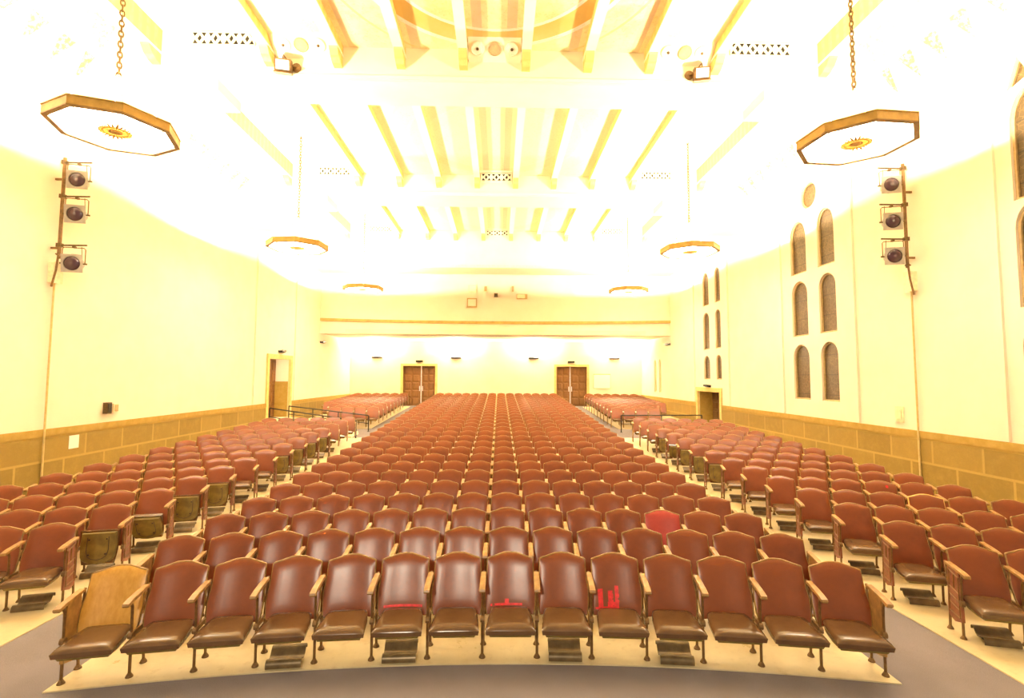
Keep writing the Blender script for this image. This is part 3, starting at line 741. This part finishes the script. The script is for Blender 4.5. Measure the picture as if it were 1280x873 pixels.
# floodlights
for s, nm in ((-1, 'left'), (1, 'right')):
    t = thing('floodlight', 'small box floodlight hanging on the near ceiling girder, %s of the two' % nm, 'floodlight', (s*4.55, 10.9, 9.34), 0)
    a = Matrix.Rotation(R(-s*12), 4, 'Z') @ Matrix.Rotation(R(18), 4, 'X')
    m = MB(); m.box(-.17, .17, -.30, -.10, -.16, .12, a); obj('housing', m, M['bronze'], t)
    m = MB(); m.box(-.13, .13, -.315, -.295, -.10, .09, a); obj('front_glass', m, M['paper'], t)
    m = MB(); m.box(-.17, .17, -.40, -.30, -.175, -.155, a); obj('visor', m, M['bronze'], t)
    m = MB(); m.tube([(s*-.02, -.18, .12), (s*-.02, -.16, .2), (s*-.1, 0, .1)], .016, 6); m.lathe([(.10, 0), (.10, .03), (.0, .035)], 16, Matrix.Translation((-s*.25, 0, 0)) @ Matrix.Rotation(PI/2, 4, 'X')); m.tube([(-s*.25, -.03, 0), (-s*.1, -.18, 0)], .02, 6); obj('mount', m, M['bronze'], t)

# ------------------------------------------------------------------ the seat
TILT = math.atan2(.19, .50); LB = .554
def hw(v):
    P = [(0, .222), (.12, .238), (.34, .2455), (.42, .2445), (.50, .240), (.57, .233), (.70, .228), (1, .226)]
    for (a, x), (b, y) in zip(P, P[1:]):
        if v <= b: return x + (y-x)*(v-a)/(b-a)
    return P[-1][1]
def back_pt(u, v, off):
    q = min(1, max(0, (abs(u)-.12)/.80)); q = q*q*(3-2*q)
    s = v*LB*(1 - v*(.010*u*u + .064*q + .014*abs(u)**20)); x = u*hw(v)
    y = -.19 + s*math.sin(TILT) - .035*u*u - off*math.cos(TILT); z = .334 + s*math.cos(TILT) + off*math.sin(TILT)
    return (x, y, z)
def seat_meshes(nu, nv, lod=False):
    out = {}
    us = [math.sin(PI/2*(-1+2*i/nu)) if not lod else -1+2*i/nu for i in range(nu+1)]
    vs_ = lin(0, 1, nv) if lod else [0, .06, .14, .24, .34, .42, .50, .57, .66, .76, .86, .93, .97, 1]
    m = MB(); m.smooth = True
    def bulge(u, v): return .004 + .026*(1-abs(u)**5)*(1-abs(2*v-1)**7)
    fr = [[back_pt(u, v, bulge(u, v)) for u in us] for v in vs_]; bk = [[back_pt(u, v, -.022) for u in us] for v in vs_]
    m.grid(fr); m.grid(bk); m.grid([fr[0], bk[0]]); m.grid([fr[-1], bk[-1]]); m.grid([[r[0] for r in fr], [r[0] for r in bk]]); m.grid([[r[-1] for r in fr], [r[-1] for r in bk]])
    out['backrest'] = m
    m = MB(); m.smooth = True
    path = [back_pt(1.0, v, -.008) for v in vs_] + [back_pt(u, 1, -.006) for u in reversed(us[1:-1])] + [back_pt(-1.0, v, -.008) for v in reversed(vs_)]
    m.tube(path, .0125 if not lod else .017, 6 if not lod else 4); out['frame_trim'] = m
    # cushion
    m = MB(); m.smooth = True; n = 10 if not lod else 4
    def cp(u, v, top):
        y = -.395 - .22*v; hx = .214 + .013*v; x = u*hx
        if v < 0: x *= 1-.10*v*v*abs(u)**3
        zc = .356 - .004*v
        if top: z = zc + .010 + .040*(1-abs(u)**6)**.5*(1-abs(v)**8)**.5
        else: z = zc - .030; x *= .97; y = -.395 - .212*v
        return (x, y, z)
    ax = [math.sin(PI/2*(-1+2*i/n)) for i in range(n+1)]
    T = [[cp(u, v, True) for u in ax] for v in ax]; B = [[cp(u, v, False) for u in ax] for v in ax]
    m.grid(T); m.grid(B)
    for a, b in ((T[0], B[0]), (T[-1], B[-1])): m.grid([a, b])
    for j in (0, -1): m.grid([[r[j] for r in T], [r[j] for r in B]])
    out['seat_cushion'] = m
    # underside pan
    m = MB(); pts = [(-.20, -.59), (.20, -.59), (.212, -.45), (.205, -.33)]
    for i in range(9):
        a = PI*i/8; pts.append((.20*math.cos(a), -.28 + .10*math.sin(a)))
    pts.append((-.205, -.33)); pts.append((-.212, -.45))
    def zp(y): return .322 + .004*(y+.395)/.22
    P1 = [(x, y, zp(y)+.006) for x, y in pts]; P0 = [(x*.93, -.395+(y+.395)*.93, zp(y)-.028) for x, y in pts]; k = len(pts)
    m.add(P1+P0, [tuple(range(k)), tuple(range(2*k-1, k-1, -1))] + [(i, (i+1) % k, k+(i+1) % k, k+i) for i in range(k)])
    if not lod:
        m.cur = 1
        for x, y in ((-.10, -.50), (.10, -.50), (-.095, -.31), (.095, -.31)): m.lathe([(.011, 0), (.011, .008), (.0, .009)], 8, Matrix.Translation((x, y, zp(y)-.036)))
        pth = [(-.12, -.53), (-.125, -.36)] + [(.12*math.cos(PI-PI*i/6)*1.04, -.34+.10*math.sin(PI*i/6)) for i in range(1, 6)] + [(.125, -.36), (.12, -.53)]
        m.tube([(x, y, zp(y)-.029) for x, y in pth], .004, 4)
    out['seat_pan'] = m
    return out
SM = seat_meshes(12, 13)
me_back = SM['backrest'].mesh('backrest', M['red']); me_back_ply = SM['backrest'].mesh('backrest', M['ply']); me_back_pink = SM['backrest'].mesh('backrest', M['pink'])
me_trim = SM['frame_trim'].mesh('frame_trim', M['trim']); me_trim_gold = SM['frame_trim'].mesh('frame_trim', M['goldwood'])
def hinge(mb, ang):
    Rm = Matrix.Translation((0, -.37, .355)) @ Matrix.Rotation(ang, 4, 'X') @ Matrix.Translation((0, .37, -.355))
    c = MB(); c.v = [tuple(Rm @ Vector(v)) for v in mb.v]; c.f = mb.f; c.mi = mb.mi; c.sm = mb.sm; return c
me_cush = {}; me_pan = {}
for key, ang in (('down', 0), ('up', -R(97)), ('half', -R(62))):
    me_cush[key] = hinge(SM['seat_cushion'], ang).mesh('seat_cushion', M['brown']); me_pan[key] = hinge(SM['seat_pan'], ang).mesh('seat_pan', [M['olive'], M['screw']])
def arm_mesh(x):
    m = MB(); m.smooth = False
    prof = [(-.475, .640), (-.485, .655), (-.478, .672), (-.40, .688), (-.25, .700), (-.12, .706), (-.115, .682), (-.25, .672), (-.40, .656), (-.455, .640)]
    n = len(prof); V = []
    for dx, sc in ((-.027, .86), (-.022, 1.0), (.022, 1.0), (.027, .86)):
        V += [(x+dx, y, .672+(z-.672)*sc) for y, z in prof]
    Fs = [tuple(range(n-1, -1, -1)), tuple(3*n+i for i in range(n))]
    for k in range(3): Fs += [(k*n+i, k*n+(i+1) % n, (k+1)*n+(i+1) % n, (k+1)*n+i) for i in range(n)]
    m.add(V, Fs); return m
def leg_front(x, s=1):
    m = MB(); m.smooth = True
    m.tube([(x, -.355, .004), (x, -.355, .03), (x, -.355, .38), (x, -.36, .60), (x, -.385, .65)], [.014, .013, .0125, .0125, .014], 8)
    m.lathe([(.032, 0), (.03, .008), (.014, .035)], 10, Matrix.Translation((x, -.355, 0)))
    m.smooth = False; m.box(x-.010, x+.010, -.355, -.13, .335, .375); m.lathe([(.03, -.018), (.03, .018)], 12, Matrix.Translation((x, -.36, .355)) @ Matrix.Rotation(PI/2, 4, 'Y'))
    return m
def leg_rear(x):
    m = MB(); m.smooth = True
    m.tube([(x, -.115, .004), (x, -.115, .03), (x, -.14, .38), (x, -.083, .60), (x, -.070, .695)], [.014, .013, .0125, .0125, .012], 8)
    m.lathe([(.032, 0), (.03, .008), (.014, .035)], 10, Matrix.Translation((x, -.115, 0)))
    return m
def panel_mesh(x, side):
    m = MB(); a, b = x-.012, x+.012
    m.prism([(-.375, .17), (-.345, .645), (-.14, .685), (-.115, .20), (-.15, .15), (-.24, .13)], 0, a, b)
    m.cur = 1; xf = b if side > 0 else a; e = .005*side
    for y0_, z0_, y1_, z1_ in ((-.345, .20, -.33, .61), (-.15, .20, -.165, .64), (-.345, .60, -.16, .635), (-.34, .20, -.15, .215), (-.335, .44, -.16, .47), (-.335, .36, -.16, .39), (-.335, .28, -.16, .31), (-.25, .47, -.25, .61)):
        m.tube([(xf+e*.3, y0_, z0_), (xf+e*.3, y1_, z1_)], .0065, 4)
    return m
HX = PITCHW/2
me_armL = arm_mesh(-HX).mesh('armrest', M['arm']); me_armR = arm_mesh(HX).mesh('armrest', M['arm'])
me_lfL = leg_front(-HX).mesh('leg', M['bronze']); me_lrL = leg_rear(-HX).mesh('leg', M['bronze']); me_lfR = leg_front(HX).mesh('leg', M['bronze']); me_lrR = leg_rear(HX).mesh('leg', M['bronze'])
me_panel = {(-1, 0): panel_mesh(-HX-.0, -1).mesh('end_panel', [M['panelred'], M['bronze']]), (1, 0): panel_mesh(HX+.0, 1).mesh('end_panel', [M['panelred'], M['bronze']]),
            (-1, 1): panel_mesh(-HX-.0, -1).mesh('end_panel', [M['arm'], M['bronze']]), (1, 1): panel_mesh(HX+.0, 1).mesh('end_panel', [M['arm'], M['bronze']])}

# ---- list every seat of the house
ORD = 'first second third fourth fifth sixth seventh eighth ninth tenth eleventh twelfth thirteenth fourteenth fifteenth sixteenth seventeenth eighteenth nineteenth twentieth'.split()
SEATS = []        # dict(block, k, j, n, x, y, z, th)
def add_row(block, k, n, t0, step):
    for j in range(n):
        x, y, th = arc(k, t0 + step*j); SEATS.append(dict(b=block, k=k, j=j, n=n, x=x, y=y, z=H(k)+.012, th=th))
for k in range(1, 30): add_row('c', k, 14, -6.5*PITCHW, PITCHW)
def side_start(k): return AISLE_T + (0 if k <= 16 else .25*(k-19)/10)
def n_side(k):
    if k >= 20 and k <= 21: return 4
    if k == 22: return 5
    return 6
for k in list(range(2, 17)) + list(range(20, 30)):
    add_row('r', k, n_side(k), side_start(k), PITCHW); add_row('l', k, n_side(k), -side_start(k), -PITCHW)
def in_view(s):
    a = project(s['x'], s['y'], s['z']+.86); b = project(s['x'], s['y']-.4, s['z']+.35)
    return min(a[0], b[0]) < 1305 and max(a[0], b[0]) > -25
VIS = [s for s in SEATS if in_view(s)]
VIS.sort(key=lambda s: project(s['x'], s['y'], s['z']+.6)[2])
NEAR, FAR = VIS[:300], VIS[300:]

UP = {('l', 4): 'up', ('l', 5): 'half', ('l', 6): 'up', ('l', 7): 'up', ('l', 10): 'up', ('l', 11): 'up', ('l', 12): 'up', ('l', 13): 'up',
      ('r', 9): 'up', ('r', 10): 'up', ('r', 11): 'up', ('r', 12): 'half', ('r', 13): 'up', ('r', 14): 'up'}
def seat_label(s, state):
    k, j = s['k'], s['j']
    if s['b'] == 'c':
        row = ORD[k-1]; side, q = ('left', j) if j < 7 else ('right', 13-j)
        if (k, j) == (1, 0): return 'seat with a bare golden plywood back at the left end of the front row'
        if (k, j) == (3, 11): return 'faded pinkish-red seat, third from the right aisle, third row of centre block'
        base = 'red leather seat'
        if (k, j) == (1, 9): base = 'seat with red tape patches'
        if (k, j) in ((1, 5), (1, 7)): base = 'seat with red tape strip'
        return '%s, %s from the %s aisle, %s row of centre block' % (base, ORD[q], side, row)
    nm = 'left' if s['b'] == 'l' else 'right'; row = ORD[k-2]
    if (s['b'], k, j) == ('r', 5, 3): return 'red seat with a bare golden top edge, fourth from the aisle, right block'
    if j == 0 and state != 'down':
        return '%s red seat on the aisle, %s row of the front %s block' % ('folded-up' if state == 'up' else 'half-folded', row, nm)
    if j == 0: return 'red leather seat on the aisle, %s row of the front %s block' % (row, nm)
    return 'red leather seat, %s from the aisle, %s row of the front %s block' % (ORD[j], row, nm)

def build_seat(s):
    b, k, j, n = s['b'], s['k'], s['j'], s['n']
    state = UP.get((b, k), 'down') if j == 0 and b != 'c' else 'down'
    grp = {'c': 'seats of the centre block', 'l': 'seats of the front left block', 'r': 'seats of the front right block'}[b]
    t = thing('theater_seat', seat_label(s, state), 'seat', (s['x'], s['y'], s['z']), -s['th'], grp)
    bm_, tm_ = me_back, me_trim
    if (b, k, j) == ('c', 1, 0): bm_ = me_back_ply
    if (b, k, j) == ('c', 3, 11): bm_ = me_back_pink
    if (b, k, j) == ('r', 5, 3): tm_ = me_trim_gold
    br = link('backrest', bm_, t); link('frame_trim', tm_, br)
    if bm_ is me_back_ply: br['label'] = 'bare golden plywood backrest'
    link('seat_cushion', me_cush[state], t); link('seat_pan', me_pan[state], t)
    link('armrest', me_armL, t); link('leg', me_lfL, t); link('leg', me_lrL, t)
    endR = (b == 'c' and j == 13) or (b == 'r' and j == n-1) or (b == 'l' and j == 0)
    if endR: link('armrest', me_armR, t); link('leg', me_lfR, t); link('leg', me_lrR, t)
    if b == 'c' and j in (0, 13): link('end_panel', me_panel[(-1 if j == 0 else 1, 1)], t)
    if b == 'r' and j == 0: link('end_panel', me_panel[(-1, 0)], t)
    if b == 'l' and j == 0: link('end_panel', me_panel[(1, 0)], t)
    def tape(pts):
        m = MB()
        for u0, u1, v0, v1 in pts:
            rows = [[back_pt(u, v, .0045 + .026*(1-abs(u)**5)*(1-abs(2*v-1)**7)) for u in lin(u0, u1, 4)] for v in lin(v0, v1, 3)]
            m.grid(rows)
        o = obj('tape_patch', m, M['tape'], br); o['label'] = 'bright red tape patch'
    if (b, k) == ('c', 1):
        if j == 5: tape([(-.78, .78, .125, .165)])
        if j == 7: tape([(-.82, .50, .125, .165), (-.22, -.05, .165, .23)])
        if j == 9: tape([(-.74, -.54, .12, .42), (-.36, .10, .10, .20), (-.33, -.12, .20, .38), (-.05, .12, .20, .46), (-.88, -.2, .09, .125)])
    if (b, k, j) == ('r', 6, 3): tape([(.35, .5, .80, .88)])
for s in NEAR: build_seat(s)

# the rows farther back: one body of seats too small to tell apart
LOD = seat_meshes(4, 5, True)
MATS = [M['red'], M['trim'], M['brown'], M['olive'], M['arm']]
parts = []
for nm, mi in (('backrest', 0), ('frame_trim', 1), ('seat_cushion', 2), ('seat_pan', 3)): parts.append((LOD[nm].v, LOD[nm].f, mi, nm in ('backrest', 'seat_cushion')))
a = arm_mesh(-HX); parts.append((a.v, a.f, 4, False))
for fn in (lambda m: m.tube([(-HX, -.355, 0), (-HX, -.38, .65)], .013, 4), lambda m: m.tube([(-HX, -.115, 0), (-HX, -.09, .69)], .013, 4)):
    m = MB(); fn(m); parts.append((m.v, m.f, 1, False))
big = MB()
for s in FAR:
    c, sn = math.cos(-s['th']), math.sin(-s['th'])
    ps = list(parts)
    if s['b'] != 'c' and s['j'] == 0:
        m = MB(); sx = -1 if s['b'] == 'r' else 1
        m.prism([(-.375, .17), (-.345, .645), (-.14, .685), (-.115, .20)], 0, sx*HX-.012, sx*HX+.012); ps.append((m.v, m.f, 1, False))
    for v, f, mi, sm in ps:
        big.cur = mi; big.smooth = sm
        big.add([(s['x']+c*x-sn*y, s['y']+sn*x+c*y, s['z']+z) for x, y, z in v], f)
o = link('distant_theater_seats', big.mesh('distant_theater_seats', MATS, normals=True))
tag(o, 'distant rows of red leather theatre seats filling the back of the hall', 'seats', 'rear rows of seats', 'stuff')

# ------------------------------------------------------------------ curved floor vents under seats
prof = [(-.20, .004), (-.205, .03), (-.19, .058), (-.15, .075), (-.10, .068), (-.05, .050), (0, .048), (.04, .062), (.08, .092), (.12, .115), (.16, .118), (.18, .098), (.175, .075)]
m = MB(); m.smooth = True; hwid = .155
prof = [(y*.62, z*.95) for y, z in prof]
N_ = []
for i, (y, z) in enumerate(prof):
    a = prof[max(0, i-1)]; b = prof[min(len(prof)-1, i+1)]; d = Vector((b[0]-a[0], b[1]-a[1])).normalized(); N_.append((-d.y, d.x))
top = [[(x, y, z) for x in (-hwid, hwid)] for y, z in prof]; bot = [[(x, y-.006*nn[0], z-.006*nn[1]) for x in (-hwid, hwid)] for (y, z), nn in zip(prof, N_)]
m.grid(top); m.grid(bot); m.grid([top[0], bot[0]]); m.grid([top[-1], bot[-1]])
for j in (0, 1): m.grid([[r[j] for r in top], [r[j] for r in bot]])
me_vent = m.mesh('hood', M['ventmetal'])
m = MB(); m.box(-.10, .10, -.02, .06, 0, .035); me_vbase = m.mesh('vent_base', M['dark'])
def vent(label, k, t, dy=-.16):
    x, y, th = arc(k, t); r = Matrix.Rotation(-th, 2); d = r @ Vector((0, dy))
    o = thing('floor_vent', label, 'floor vent', (x+d.x, y+d.y, H(k)+.012), -th, 'curved vents under the seats')
    link('hood', me_vent, o); link('vent_base', me_vbase, o)
for j, q in ((3, 'fourth seat from the left end'), (5, 'sixth seat from the left end'), (8, 'sixth seat from the right end'), (10, 'fourth seat from the right end')):
    vent('curved bronze floor vent under the %s of the front row' % q, 1, (j-6.5)*PITCHW, -.31)
for sgn, nm in ((-1, 'left'), (1, 'right')):
    for k in range(2, 15):
        if nm == 'left' and k == 2: continue
        vent('dark curved floor vent under the aisle seat, %s row of the front %s block' % (ORD[k-2], nm), k, sgn*(AISLE_T+.02), -.33)
